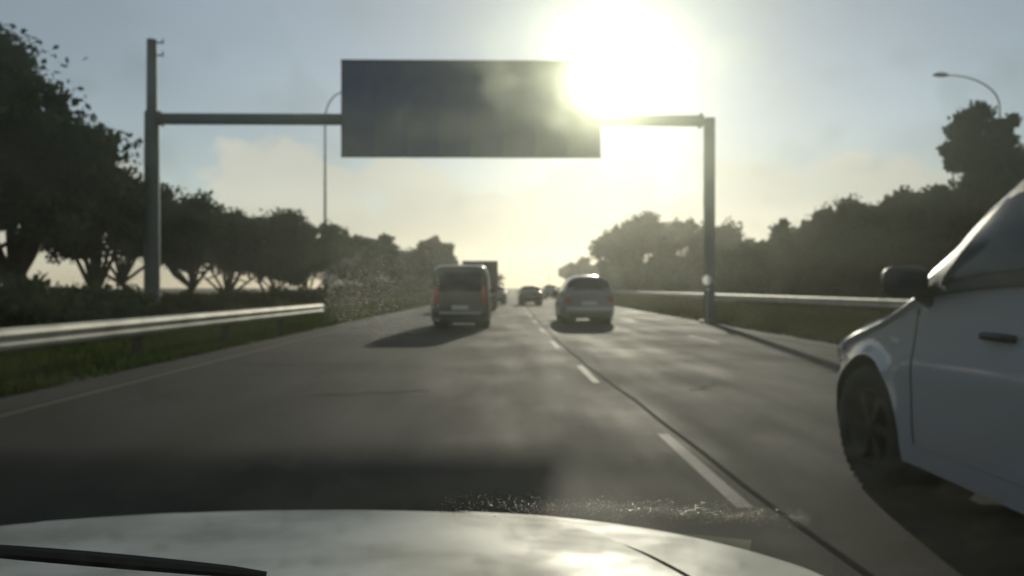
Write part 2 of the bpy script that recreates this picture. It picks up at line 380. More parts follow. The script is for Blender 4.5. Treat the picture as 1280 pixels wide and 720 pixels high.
# grass on the verges
def grass(name, n, xr, yr, h, m, w=0.012, clump=True, label=None):
    u = RNG.uniform(0, 1, n); y = yr[0]+(yr[1]-yr[0])*u**1.8
    x = RNG.uniform(xr[0], xr[1], n)
    if clump:
        keep = (np.sin(x*3.1+y*0.9)+np.sin(y*2.3-x*1.7)+RNG.uniform(-1.2, 1.6, n)) > -0.6
        x = x[keep]; y = y[keep]
    n = len(x); b = np.array([bend(max(v, 0)) for v in y]); zz = np.array([terrain(a+c, d) for a, c, d in zip(x, b, y)])
    x = x+b
    sc = (1+y/18.0)
    hh = h*RNG.uniform(0.5, 1.2, n)*(1+y/90); ang = RNG.uniform(0, 6.28, n); lean = RNG.uniform(-0.5, 0.5, (n, 2))*hh[:, None]
    dx = np.cos(ang)*w*sc; dy = np.sin(ang)*w*sc
    V = np.empty((n, 3, 3)); V[:, 0] = np.stack([x-dx, y-dy, zz-0.01], 1); V[:, 1] = np.stack([x+dx, y+dy, zz-0.01], 1)
    V[:, 2] = np.stack([x+lean[:, 0], y+lean[:, 1], zz+hh], 1)
    me = bpy.data.meshes.new(name); me.vertices.add(n*3); me.loops.add(n*3); me.polygons.add(n)
    me.vertices.foreach_set('co', V.ravel()); me.loops.foreach_set('vertex_index', np.arange(n*3, dtype=np.int32))
    me.polygons.foreach_set('loop_start', np.arange(0, n*3, 3, dtype=np.int32)); me.update()
    return tag(link(name, me, m), label, 'grass', kind='stuff')
grass('verge_grass', 60000, (-8.6, -5.65), (3, 75), 0.17, M['grass'], label='green grass on the left verge under the steel guardrail')
grass('rough_grass', 45000, (-22, -8.6), (8, 90), 0.28, M['drygrass'], 0.02, label='rough dark grass between the left guardrail and the trees')
grass('median_grass', 45000, (7.5, 13.5), (14, 110), 0.2, M['drygrass'], 0.02, label='dark dry grass along the foot of the right guardrail')

# ------------------------------------------------------------------ guardrails
WPROF = [(0.0, 0.155), (0.04, 0.125), (0.07, 0.10), (0.075, 0.06), (0.04, 0.03), (0.0, 0.0), (0.04, -0.03), (0.075, -0.06), (0.07, -0.10), (0.04, -0.125), (0.0, -0.155)]
def guardrail(name, label, pathfn, y0, y1, top, side, piece=4.0):
    x0, z0 = pathfn(y0)
    root = thing(name, label, 'guardrail', (x0, y0, z0), 0, None)
    n = int(round((y1-y0)/piece))
    for i in range(n):
        a, b = y0+i*(y1-y0)/n, y0+(i+1)*(y1-y0)/n
        vs = []
        for kk, yy in enumerate((a+0.0, b+0.12 if i < n-1 else b)):
            x, z = pathfn(yy); o2 = 0.004*(kk == 0)
            for dx, dz in WPROF: vs.append((x-x0+side*(dx+o2), yy-y0, z-z0+top-0.155+dz))
        for v in list(vs): vs.append((v[0]-side*0.006, v[1], v[2]))
        k = len(WPROF); fs = []
        for j in range(k-1):
            fs += [(j, j+1, k+j+1, k+j), (2*k+j, 3*k+j, 3*k+j+1, 2*k+j+1)]
        fs += [(0, k, 3*k, 2*k), (k-1, 3*k-1, 4*k-1, 2*k-1)]
        mb = MB().add(vs, fs); mb.build('rail_panel', M['rail'], root, smooth=True, angle=50)
        x, z = pathfn(a+0.3)
        mb = MB().box((0, 0, top/2-0.25), (0.14, 0.14, top+0.42)); mb.box((side*0.10, 0, top-0.16), (0.10, 0.1, 0.28))
        mb.build('post', M['post'], root, bevel=0.01, loc=(x-x0-side*0.16, a+0.3-y0, z-z0))
    mb = MB(); x, z = pathfn(y1)
    c = []
    for q in range(9):
        a = math.pi*q/8; c.append((side*(-0.12+0.16*math.cos(a)), 0.18*math.sin(a)))
    vs = [(dx, dy, top-0.155+dz) for dx, dy in c for dz in (-0.15, 0.15)]
    mb.add(vs, [(2*i, 2*i+1, 2*i+3, 2*i+2) for i in range(8)])
    mb.build('end_wing', M['rail'], root, smooth=True, loc=(x-x0, y1-y0, z-z0))
    return root
guardrail('guardrail', 'pale steel guardrail ending beside the left verge, on the grass below the trees', lambda y: (-6.15+0.028*(y-10)+bend(max(y, 0)), 0.02), 1.5, 25.5, 0.735, +1)
guardrail('guardrail', 'long sunlit guardrail along the right edge of the road before the bushes', lambda y: (11.3+0.01*y+bend(max(y, 0)), 0.13), 8, 148, 0.80, -1)

# ------------------------------------------------------------------ gantry and sign
GY = 28.6
gx0, gx1 = at(193, GY), at(888, GY)
g = thing('sign_gantry', 'grey steel portal gantry spanning the motorway with a tall left post', 'gantry', (0, GY, 0))
gz = CAM_H + 0.210*GY
mb = MB().tube([(0, 0, -0.3), (0, 0, 3), (0, 0, gz+0.25)], [0.27, 0.265, 0.25], 20); mb.build('post', M['gantry'], g, smooth=True, loc=(gx0, 0, 0))
mb = MB().tube([(0, 0, gz+0.25), (0, 0, CAM_H+0.308*GY)], [0.185, 0.175], 16); mb.build('post_extension', M['gantry'], g, smooth=True, loc=(gx0, 0, 0))
for dz in (0.1, 0.55):
    mb = MB().box((0.28, 0, CAM_H+0.308*GY-dz), (0.28, 0.05, 0.05)).box((0.40, 0, CAM_H+0.308*GY-dz+0.05), (0.05, 0.08, 0.16)); mb.build('bracket', M['gantry'], g, loc=(gx0, 0, 0))
mb = MB().box((0, 0, gz/2-0.15), (0.34, 0.34, gz+0.5)); mb.build('post', M['gantry'], g, bevel=0.02, loc=(gx1, 0, 0))
mb = MB().box(((gx0+gx1)/2+0.02, 0, gz), (gx1-gx0-0.46, 0.30, 0.36)); mb.build('beam', M['gantry'], g, bevel=0.02)
for x in (gx0, gx1):
    mb = MB().box((x, 0, -0.02), (0.6, 0.6, 0.24)); mb.build('footing', M['box'], g, bevel=0.02)
    mb = MB().box((x+(0.33 if x < 0 else -0.33), 0, gz), (0.06, 0.42, 0.5)); mb.build('flange', M['gantry'], g, bevel=0.008)
sx0, sx1 = at(430, GY), at(749, GY)
sz0, sz1 = CAM_H+0.163*GY, CAM_H+0.281*GY
sg = thing('direction_sign', 'wide blue overhead sign board hanging on the gantry beam beside the sun', 'road sign', (0, GY-0.22, 0))
nP = 8
pw = (sx1-sx0)/nP
pm = MB().box((0, 0, 0), (pw-0.008, 0.04, sz1-sz0-0.08))
pme = mesh('sign_panel', pm.v, pm.f); pme.materials.append(M['sign'])
for i in range(nP):
    link('sign_panel', pme, None, sg, loc=(sx0+pw*(i+.5), random.uniform(-.002, .002), (sz0+sz1)/2))
MB().box(((sx0+sx1)/2, 0.028, (sz0+sz1)/2), (sx1-sx0-.05, 0.01, sz1-sz0-.05)).build('backing_sheet', M['signframe'], sg)
mb = MB()
mb.box(((sx0+sx1)/2, 0.0, sz0), (sx1-sx0+0.1, 0.09, 0.08)).box(((sx0+sx1)/2, 0.0, sz1), (sx1-sx0+0.1, 0.09, 0.08))
mb.box((sx0, 0.0, (sz0+sz1)/2), (0.08, 0.085, sz1-sz0-0.09)).box((sx1, 0.0, (sz0+sz1)/2), (0.08, 0.085, sz1-sz0-0.09))
mb.build('sign_frame', M['signframe'], sg)
for t in np.linspace(0.08, 0.92, 6):
    mb = MB().box((sx0+(sx1-sx0)*t, 0.062, (sz0+sz1)/2), (0.08, 0.05, sz1-sz0-0.3)); mb.build('stiffener', M['signframe'], sg)

# ------------------------------------------------------------------ lamp posts
def lamp_post(label, x, y, top, arm_dx, rad=0.11, zb=0.0, heads=1):
    r_ = thing('street_lamp', label, 'street lamp', (x, y, zb), 0, 'street lamps beside the road')
    s = 1 if arm_dx > 0 else -1; A = abs(arm_dx)
    MB().tube([(0, 0, -0.2), (0, 0, top*0.5), (0, 0, top*0.86)], [rad, rad*0.75, rad*0.55], 10).build('pole', M['galv'], r_, smooth=True)
    p = [(s*A*(1-math.cos(t)), 0, top*0.86+top*0.13*math.sin(t)) for t in np.linspace(0, math.pi/2, 9)]
    MB().tube(p, [rad*0.55-rad*0.02*i for i in range(9)], 8).build('arm', M['galv'], r_, smooth=True)
    e = p[-1]
    mb = MB().tube([(e[0]-s*0.05, 0, e[2]), (e[0]+s*0.15, 0, e[2]+0.02), (e[0]+s*0.5, 0, e[2]+0.03), (e[0]+s*0.85, 0, e[2]-0.02)], [0.07, 0.13, 0.15, 0.05], 8)
    mb.build('lamp_head', M['galv'], r_, smooth=True)
    return r_
lamp_post('tall thin street lamp rising behind the left trees, just left of the sign board', at(407, 66), 66, CAM_H+0.247*66, 1.6, 0.15)
lamp_post('curved arm street lamp above the tall tree at the right edge', at(1257, 45), 45, CAM_H+0.272*45, -3.0, 0.10)
lamp_post('tiny far street lamp at the end of the road', at(686, 260), 260, 10.5, -1.2, 0.16)

# small round marker over the right rail
mk = thing('marker_post', 'short post with a bright round white marker standing in front of the right gantry post', 'marker post', (at(885, 27.5), 27.5, 0.0))
MB().tube([(0, 0, -0.2), (0, 0, 1.36)], 0.028, 8).build('post', M['galv'], mk, smooth=True)
prof = [(0, 0.0), (0.0, 0.16), (0.008, 0.17), (0.016, 0.16), (0.016, 0.0)]
mb = MB().lathe_x(prof, 20); mb.build('disc', M['marker'], mk, loc=(0, -0.04, 1.52), rot=(0, 0, R(90)))
MB().box((0, -0.045, 1.2), (0.12, 0.02, 0.1)).build('small_plate', M['plate'], mk, bevel=0.006)

# ------------------------------------------------------------------ trees
def leaves(name, clumps, n, size, m, parent, flat=0.75, core=0.3):
    """n leaf-sized kite faces spread over ellipsoidal clumps (x,y,z,r); sparse toward the outside, big faces inside"""
    C = np.array([c[:4] for c in clumps]); w = C[:, 3]**2; w = w/w.sum()
    idx = RNG.choice(len(C), n, p=w)
    d = RNG.normal(size=(n, 3)); d /= np.linalg.norm(d, axis=1)[:, None]
    rr = RNG.uniform(0.45, 1.0, n)**0.6
    wob = 1+0.22*np.sin(d[:, 0]*5+idx)+0.18*np.sin(d[:, 1]*7+idx*2)+0.12*np.sin(d[:, 2]*9+d[:, 0]*6)
    rr *= wob
    out = RNG.uniform(0, 1, n) < .03
    rr[out] *= RNG.uniform(1.02, 1.22, out.sum())
    inner = RNG.uniform(0, 1, n) < core
    rr[inner] *= 0.6
    P = C[idx, :3] + d*rr[:, None]*C[idx, 3:4]*np.array([1, 1, flat])
    sz = size*RNG.uniform(0.5, 1.25, n); sz[inner] *= 2.0
    a = RNG.normal(size=(n, 3)); a /= np.linalg.norm(a, axis=1)[:, None]
    b = np.cross(a, RNG.normal(size=(n, 3))); b /= np.linalg.norm(b, axis=1)[:, None]
    V = np.empty((n, 4, 3)); V[:, 0] = P-a*sz[:, None]; V[:, 1] = P+b*sz[:, None]*0.55; V[:, 2] = P+a*sz[:, None]; V[:, 3] = P-b*sz[:, None]*0.55
    V[:, 1] += a*sz[:, None]*0.15
    me = bpy.data.meshes.new(name); me.vertices.add(n*4); me.loops.add(n*4); me.polygons.add(n)
    me.vertices.foreach_set('co', V.ravel()); me.loops.foreach_set('vertex_index', np.arange(n*4, dtype=np.int32))
    me.polygons.foreach_set('loop_start', np.arange(0, n*4, 4, dtype=np.int32)); me.update()
    return link(name, me, m, parent)

def tree(label, x, y, top, cr, base, m='leaf', n=5000, size=0.2, seed=0, group='trees along the left side of the road', umbrella=True, trunk_r=0.2, lean=0.0, nm='tree', ncl=None):
    """top: crown top height; cr: crown radius; base: height of the crown's underside"""
    rnd = random.Random(seed*13+5)
    z0 = terrain(x, y)
    t = thing(nm, label, 'tree', (x, y, z0), 0, group)
    top -= z0; base -= z0; H = top-base
    cl = []
    k = ncl or 16
    for i in range(k):
        a = i*2.399+rnd.uniform(-.4, .4); f = math.sqrt((i+.5)/k)
        rad = cr*f*0.82
        if umbrella: zc = base+H*0.24+(H*0.52)*(1-f*f)*rnd.uniform(.3, 1)+rnd.uniform(-.1, .14)*H
        else: zc = base+H*0.5+(H*0.33)*rnd.uniform(-1, 1)*math.sqrt(max(0, 1-f*f*0.8))
        r0 = cr*rnd.uniform(0.17, 0.44)
        r0 = min(r0, max(0.25*H, (top-zc)/0.85))
        cl.append((rad*math.cos(a)+lean*zc*.1, rad*math.sin(a), zc, r0))
    mb = MB()
    fork = base*rnd.uniform(0.3, 0.8); trunk_r *= rnd.uniform(.75, 1.25); lx = rnd.uniform(-.5, .5)
    p0 = [(0, 0, -0.25), (0.02, 0, 0.25), (lean*.3*fork*.1+rnd.uniform(-.1, .1), 0, fork*.5), (lean*fork*.1+lx, rnd.uniform(-.1, .1), fork)]
    mb.tube(p0, [trunk_r*1.5, trunk_r*1.1, trunk_r*.9, trunk_r*.75], 9)
    tip = Vector(p0[-1])
    for i in range(0, k, 2):
        c = Vector(cl[i][:3]); d = c-tip
        mid = tip+d*0.45+Vector((rnd.uniform(-.25, .25), rnd.uniform(-.25, .25), d.z*0.05-0.1*H*0.3))
        mb.tube([tip+Vector((0, 0, -.05)), mid, c], [trunk_r*.5, trunk_r*.32, trunk_r*.1], 6)
        c2 = Vector(cl[(i+1) % k][:3]); mb.tube([mid, (mid+c2)/2+Vector((0, 0, .1)), c2], [trunk_r*.26, trunk_r*.18, trunk_r*.07], 5)
    mb.build('trunk', M['bark'], t, smooth=True, angle=60)
    leaves('crown', cl, n, size, M[m], t, flat=0.72 if umbrella else 0.9)
    return t
def shrub(label, x, y, top, w, m='leaf2', n=2200, size=0.14, seed=0, group='shrubs', nm='shrub', spiky=False):
    fall = .10 if spiky else .35
    rnd = random.Random(seed*7+3); z0 = terrain(x, y)
    t = thing(nm, label, 'shrub', (x, y, z0), 0, group); top -= z0
    cl = []
    for i in range(9):
        a = i*2.4; f = math.sqrt((i+.5)/9); r0 = w*rnd.uniform(.3, .45)
        zc = top*((0.74 if spiky else .62)-fall*f)+rnd.uniform(-.05, .15)*top
        if zc+r0*.9 > top: r0 = max(.2*w, (top-zc))
        cl.append((w*.7*f*math.cos(a), w*.7*f*math.sin(a), zc, r0))
        cl.append((w*.7*f*math.cos(a), w*.7*f*math.sin(a), zc*.45, w*.35))
    if spiky:
        for i in range(13):
            a = rnd.uniform(0, 6.28); f = rnd.uniform(0, .8); zc = top*rnd.uniform(.84, 1.02); r0 = w*rnd.uniform(.08, .22)
            cl.append((w*f*math.cos(a), w*f*math.sin(a), zc, r0)); cl.append((w*f*math.cos(a), w*f*math.sin(a), zc*.86, r0*.8))
    mb = MB()
    for i in range(6):
        c = cl[2*i]; mb.tube([(c[0]*.15, c[1]*.15, -.1), (c[0]*.5, c[1]*.5, c[2]*.5), c[:3]], [.06, .04, .015], 5)
    mb.build('stems', M['bark'], t, smooth=True)
    leaves('foliage', cl, n, size, M[m], t, flat=0.9)
    return t
GL = 'trees along the left side of the road'
tree('huge dark tree filling the upper left corner, its crown cut by the frame', at(-60, 23), 23, 9.9, 4.0, 2.6, n=22000, size=0.13, seed=1, trunk_r=.32, ncl=34)
tree('large spreading tree with low forked limbs, left of the gantry post', at(25, 26), 26, 9.6, 3.6, 2.1, n=20000, size=0.13, seed=2, trunk_r=.28, ncl=30)
tree('small rounded tree beneath the big crown at the left of the gantry post', at(118, 31), 31, 8.7, 2.1, 1.8, n=11000, size=0.13, seed=3, trunk_r=.2, ncl=20)
tree('dark flat topped tree standing directly behind the tall gantry post', at(165, 36), 36, 7.7, 3.4, 1.8, n=13000, size=0.14, seed=4, ncl=22)
tree('umbrella shaped tree just right of the tall gantry post', at(232, 43), 43, 7.7, 3.4, 1.5, n=14000, size=0.15, seed=5, ncl=20)
tree('umbrella tree with a forked bare trunk showing over the guardrail', at(285, 50), 50, 7.8, 3.7, 1.4, n=13000, size=0.16, seed=6, ncl=20)
tree('rounded tree under the left half of the gantry beam, behind the forked tree', at(340, 56), 56, 7.6, 3.6, 1.2, n=11000, size=0.17, seed=7, ncl=20)
tree('rounded tree at the foot of the tall thin street lamp', at(392, 63), 63, 7.4, 3.8, .8, n=11000, size=0.19, seed=8)
tree('bushy tree below the left end of the sign board', at(437, 74), 74, 7.7, 3.5, 1.3, n=9000, size=0.22, seed=9)
tree('bushy tree ending the near row, before the small gap of sky', at(470, 86), 86, 8.5, 3.2, 1.2, n=9000, size=0.24, seed=10)
tree('last round tree of the left row, over the dark van', at(538, 112), 112, 10.1, 4.2, 1.0, n=9000, size=0.3, seed=11)
tree('hazy tree seen between the two ends of the left row', at(510, 125), 125, 8.6, 4.2, 0.8, n=7000, size=0.32, seed=12)
# a second, further row so that the wood reads as deep
for i, (px, Y, tp, lab) in enumerate([(330, 80, 8.0, 'back row tree behind the forked umbrella tree'),
                                      (420, 98, 8.4, 'back row tree behind the street lamp tree'), (490, 135, 9.0, 'back row tree in the gap of the left row')]):
    tree(lab, at(px, Y), Y, tp, 4.2, 2.6, n=7000, size=0.28, seed=30+i)
GR = 'trees and tall bushes on the right side of the road'
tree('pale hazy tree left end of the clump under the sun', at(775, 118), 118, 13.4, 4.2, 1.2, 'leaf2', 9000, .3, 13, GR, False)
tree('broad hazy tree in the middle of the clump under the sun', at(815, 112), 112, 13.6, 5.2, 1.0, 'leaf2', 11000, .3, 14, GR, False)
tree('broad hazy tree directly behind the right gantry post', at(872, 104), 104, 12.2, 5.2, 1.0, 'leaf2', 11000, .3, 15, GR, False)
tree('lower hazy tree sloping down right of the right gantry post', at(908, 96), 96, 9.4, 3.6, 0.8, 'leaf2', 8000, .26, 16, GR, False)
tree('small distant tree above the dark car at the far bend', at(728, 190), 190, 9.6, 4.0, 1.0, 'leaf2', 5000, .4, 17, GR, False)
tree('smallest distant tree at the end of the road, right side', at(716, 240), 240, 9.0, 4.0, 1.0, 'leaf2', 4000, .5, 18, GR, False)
tree('tall ragged tree at the right edge of the picture, under the lamp', at(1232, 31), 31, 9.1, 1.5, 5.0, 'leaf', 6500, .13, 19, GR, False, trunk_r=.15, ncl=16)
tree('tall dark tree cut by the right edge of the picture', at(1290, 30), 30, 8.8, 2.2, 3.2, 'leaf', 8500, .13, 20, GR, False, trunk_r=.18, ncl=18)
bush_px = [(945, 62, 5.1, 3.2, 'dark bush beginning the right thicket, next to the hazy trees'), (978, 56, 5.3, 2.8, 'spiky bush second in the right thicket'),
           (1012, 51, 6.0, 2.7, 'spiky bush above the middle of the right guardrail'), (1045, 47, 6.4, 2.6, 'tall bush with tufts against the sky, right of the guardrail middle'),
           (1082, 43, 6.5, 2.6, 'brown bush behind the bonnet of the white vehicle'), (1122, 40, 6.6, 2.5, 'brown tufted bush above the mirror of the white vehicle'),
           (1165, 37, 6.7, 2.5, 'dark bush behind the windscreen pillar of the white vehicle'), (1208, 34, 6.3, 2.5, 'dark bush at the foot of the tall ragged tree'),
           (1255, 32, 6.4, 2.6, 'dark bush behind the roof of the white vehicle'), (1310, 31, 6.6, 2.8, 'dark bush beyond the right edge beside the tall tree')]
for i, (px, Y, tp, w, lab) in enumerate(bush_px):
    shrub(lab, at(px, Y), Y, tp-1.15, w*1.4, 'brown' if i in (3, 4, 5, 6) else 'leaf', 17000, 0.12+Y*0.0008, i+40, GR, 'tall_bush', True)
for i, (px, Y, tp, w, lab) in enumerate([(960, 44, 2.6, 2.0, 'low brown bush behind the right guardrail, leftmost'), (1015, 39, 2.9, 2.0, 'low brown bush behind the dim part of the right guardrail'),
                                         (1075, 35, 3.1, 2.0, 'low brown bush behind the headlamp of the white vehicle'), (1140, 32, 3.3, 2.0, 'low brown bush hidden mostly by the mirror of the white vehicle')]):
    shrub(lab, at(px, Y), Y, tp, w, 'brown', 6000, 0.12, i+70, 'low brown bushes behind the right guardrail')
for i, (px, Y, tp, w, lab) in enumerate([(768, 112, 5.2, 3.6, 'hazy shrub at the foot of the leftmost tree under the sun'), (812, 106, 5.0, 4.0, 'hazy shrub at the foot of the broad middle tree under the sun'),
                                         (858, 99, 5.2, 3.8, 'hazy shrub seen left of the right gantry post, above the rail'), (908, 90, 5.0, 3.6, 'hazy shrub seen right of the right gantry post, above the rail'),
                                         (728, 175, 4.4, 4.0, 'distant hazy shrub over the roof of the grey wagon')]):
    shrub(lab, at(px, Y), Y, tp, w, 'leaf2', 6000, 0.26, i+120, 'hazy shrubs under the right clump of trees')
LS = 'low shrubs behind the left guardrail'
for i, (px, Y, tp, w, lab) in enumerate([(25, 15.5, 1.62, 1.5, 'dark rounded shrub at the left edge, behind the guardrail'), (95, 18, 1.66, 1.3, 'dark mounded shrub second from the left edge'),
                                         (150, 22, 1.35, 1.4, 'low shrub just left of the foot of the gantry post'), (235, 30, 1.1, 1.4, 'low shrub just right of the foot of the gantry post'),
                                         (300, 38, 1.15, 1.7, 'low shrub under the forked umbrella tree'), (365, 48, 1.3, 2.0, 'low shrub behind the far end of the left guardrail'),
                                         (430, 62, 1.6, 2.6, 'low shrub beyond the far end of the left guardrail'), (480, 78, 2.2, 3.0, 'shrub below the last trees of the near row'),
                                         (520, 100, 2.6, 3.2, 'hazy shrub left of the dark van')]):
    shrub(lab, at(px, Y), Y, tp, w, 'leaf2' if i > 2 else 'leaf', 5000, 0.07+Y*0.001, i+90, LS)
# far woods along both sides, one mass
for nm, lab, seq in (('far_woods', 'hazy far off woods left of the end of the road', [(-62+i*12, 330+random.uniform(-20, 20)) for i in range(6)]),
                     ('far_woods', 'hazy far off woods right of the end of the road', [(48+i*17, 360+random.uniform(-20, 20)) for i in range(14)])):
    cl = [(x+random.uniform(-5, 5), y, random.uniform(2, 5.5), random.uniform(4, 6.5)) for x, y in seq for _ in range(3)]
    o = leaves(nm, cl, 9000, 1.0, M['leaf2'], None); tag(o, lab, 'woods', kind='stuff')

# ------------------------------------------------------------------ vehicles
def lerp_tab(tab, y):
    if y >= tab[0][0]: return tab[0][1]
    for (a, za), (b, zb) in zip(tab, tab[1:]):
        if b <= y <= a:
            t = (y-a)/(b-a); return za+(zb-za)*t
    return tab[-1][1]
def smooth_tab(tab, y, r=0.06):
    return sum(lerp_tab(tab, y+r*k)*w for k, w in ((-1, .25), (-.5, .2), (0, .1), (.5, .2), (1, .25)))
class Car:
    box = 3.6
    """body surface P(y, v): v 0 = lower edge, 0.5 = shoulder, 1 = centre of the top.  y forward, 0 at the front axle"""
    def __init__(s, top, shoulder, width, wb, rw, front, rear, sill=0.28, tumble=0.16, arch=0.07, roundf=0.35, roundr=0.2, track_in=0.0):
        s.top, s.sh, s.w, s.wb, s.rw, s.front, s.rear = top, shoulder, width/2, wb, rw, front, rear
        s.sill, s.tumble, s.arch, s.rf, s.rr = sill, tumble, arch, roundf, roundr
    def hw(s, y):
        k = 1.0
        if y > s.front-s.rf*2: t = (y-(s.front-s.rf*2))/(s.rf*2); k -= 0.30*max(0, min(1, t))**2.6
        if y < s.rear+s.rr*2: t = ((s.rear+s.rr*2)-y)/(s.rr*2); k -= 0.10*max(0, min(1, t))**2.6
        return s.w*k
    def zb(s, y):
        z = s.sill
        if y > s.front-.5: z += .06*(y-s.front+.5)/.5
        for yw in (0, -s.wb):
            ra = s.rw+s.arch; d = abs(y-yw)
            if d < ra: z = max(z, s.rw+math.sqrt(ra*ra-d*d)*0.98)
        return z
    def P(s, y, v, side=1):
        w = s.hw(y); zs = smooth_tab(s.sh, y); zt = max(smooth_tab(s.top, y), zs+.02); zb = s.zb(y)
        if v <= .5:
            t = v/.5; z = zb+(zs-zb)*t
            f = (z-s.sill)/(zs-s.sill)
            x = w*(0.955+0.045*math.sin(math.pi*min(1, max(0, f)*0.9+.12)))
            x -= 0.018*math.exp(-((f-.62)/.10)**2)*-0.6
            for yw in (0, -s.wb):   # wheel arch lip
                d = math.hypot(y-yw, z-s.rw); q = (d-s.rw-s.arch)/.10
                if q < 1: x += .022*(1-max(0, q))**2
        else:
            t = (v-.5)/.5; a = t*math.pi/2
            hgt = zt-zs; n = s.box if hgt > .3 else 2.2
            ct, st = max(0, math.cos(a))**(2/n), max(0, math.sin(a))**(2/n)
            z = zs+hgt*st
            x = w*ct*(1-s.tumble*min(1, hgt/.5)*st)
            if t == 0: x = w*1.0
            x = min(x, w*.995)
        return Vector((side*x, y, z))
    def nrm(s, y, v, side):
        e = 1e-3
        a = s.P(min(y+e, s.front), v, side)-s.P(y-e, v, side); b = s.P(y, min(1, v+e), side)-s.P(y, max(0, v-e), side)
        n = a.cross(b); n = n.normalized() if n.length > 1e-9 else Vector((0, 0, 1))
        if n.dot(Vector((side*.7, 0, .4))) < 0: n = -n
        return n
    def ysamples(s, n=90):
        ys = set(np.linspace(s.rear, s.front, n))
        for yw in (0, -s.wb):
            ra = s.rw+s.arch
            for k in range(25): ys.add(yw+ra*math.cos(math.pi*k/24))
        return sorted(y for y in ys if s.rear <= y <= s.front)
    def body(s, m, parent, nv=22):
        mb = MB(); ysm = s.ysamples()
        vv = [i/nv for i in range(nv+1)]
        vs = []; W_ = 2*nv+1
        for y in ysm:
            for v in vv: vs.append(s.P(y, v, -1))
            for v in reversed(vv[:-1]): vs.append(s.P(y, v, 1))
        fs = [(j*W_+i, j*W_+i+1, (j+1)*W_+i+1, (j+1)*W_+i) for j in range(len(ysm)-1) for i in range(W_-1)]
        L = len(ysm)-1
        fs += [tuple(range(W_)), tuple(reversed(range(L*W_, L*W_+W_)))]
        mb.add(vs, fs); o = mb.build('body', m, parent, smooth=True, angle=38)
        # dark inner floor and wheel wells
        fl = MB().box((0, (s.front+s.rear)/2, s.sill+.12), (s.w*1.5, (s.front-s.rear)*.96, .14))
        for yw in (0, -s.wb):
            fl.lathe_x([(-s.w*.93, s.rw+s.arch-.005), (-s.w*.45, s.rw+s.arch-.005), (-s.w*.45, 0)], 28, (0, yw, s.rw))
            fl.lathe_x([(s.w*.93, s.rw+s.arch-.005), (s.w*.45, s.rw+s.arch-.005), (s.w*.45, 0)], 28, (0, yw, s.rw))
        fl.build('underbody', M['plastic'], parent)
        return o
    def patch(s, name, m, parent, y0, y1, v0, v1, side=1, off=.005, ny=14, nvv=8, both=False):
        """a panel lying just proud of the body; v0/v1 may be functions of y; both: across the centre line"""
        f0 = v0 if callable(v0) else (lambda y: v0); f1 = v1 if callable(v1) else (lambda y: v1)
        vs = []; inner = []
        for i in range(ny):
            y = y0+(y1-y0)*i/(ny-1)
            row = []
            if both:
                a = f0(y); q = [(-1, a+(1-a)*k/nvv) for k in range(nvv+1)]+[(1, 1-(1-a)*k/nvv) for k in range(1, nvv+1)]
            else:
                q = [(side, f0(y)+(f1(y)-f0(y))*k/nvv) for k in range(nvv+1)]
            for sd_, v in q:
                p = s.P(y, v, sd_); n = s.nrm(y, v, sd_) if v < .995 else Vector((0, 0, 1))
                vs.append(p+n*off); inner.append(p-n*.012)
        c = len(vs)//ny
        fs = [(j*c+i, j*c+i+1, (j+1)*c+i+1, (j+1)*c+i) for j in range(ny-1) for i in range(c-1)]
        K = len(vs); vs += inner
        for i in range(c-1):
            fs.append((i, i+1, K+i+1, K+i)); q = (ny-1)*c; fs.append((q+i, K+q+i, K+q+i+1, q+i+1))
        for j in range(ny-1):
            fs.append((j*c, K+j*c, K+(j+1)*c, (j+1)*c)); q = c-1; fs.append((j*c+q, (j+1)*c+q, K+(j+1)*c+q, K+j*c+q))
        return MB().add(vs, fs).build(name, m, parent, smooth=True, angle=40)
WHEELS = {}
def wheel(parent, x, y, r, w, side, steer=0.0, fine=False, spokes=6):
    key = (r, w, fine)
    if key not in WHEELS:
        n = 48 if fine else 24
        t = MB().lathe_x([(-w*.42, r*.63), (-w*.5, r*.72), (-w*.5, r*.90), (-w*.42, r*.975), (-w*.3, r), (0, r*1.002), (w*.3, r), (w*.42, r*.975), (w*.5, r*.90), (w*.5, r*.72), (w*.42, r*.63)], n)
        if fine:
            for k in range(40):      # tread blocks
                a = 2*math.pi*k/40
                for xx in (-w*.36, w*.36):
                    t.box((xx, r*.995*math.cos(a), r*.995*math.sin(a)), (w*.16, .03, .012), rx=a+math.pi/2)
        tm = mesh('tyre', t.v, t.f); tm.materials.append(M['tyre'])
        rm = MB().lathe_x([(-w*.3, r*.6), (w*.4, r*.64), (w*.43, r*.66), (w*.44, r*.60), (w*.3, r*.56), (w*.22, r*.5), (w*.15, .05), (w*.15, 0)], n)
        for k in range(spokes):
            a = 2*math.pi*k/spokes
            rm.box((w*.33, r*.33*math.cos(a), r*.33*math.sin(a)), (w*.12, r*.56, r*.14), rx=a)
        rm.lathe_x([(w*.2, r*.16), (w*.42, r*.14), (w*.44, 0)], 16)
        rmm = mesh('rim', rm.v, rm.f); rmm.materials.append(M['rim'])
        for q in (tm, rmm):
            bm = bmesh.new(); bm.from_mesh(q); bmesh.ops.recalc_face_normals(bm, faces=bm.faces); bm.to_mesh(q); bm.free(); q.shade_smooth(); q.set_sharp_from_angle(angle=R(40))
        WHEELS[key] = (tm, rmm)
    tm, rmm = WHEELS[key]
    tagw = link('wheel', tm, None, parent, loc=(x, y, r), rot=(0, 0, (math.pi if side < 0 else 0)+steer))
    link('rim', rmm, None, tagw)
    return tagw
def box_part(name, m, parent, c, d, bevel=.01, rx=0, rz=0):
    return MB().box((0, 0, 0), d).build(name, m, parent, bevel=bevel, loc=c, rot=(rx, 0, rz))
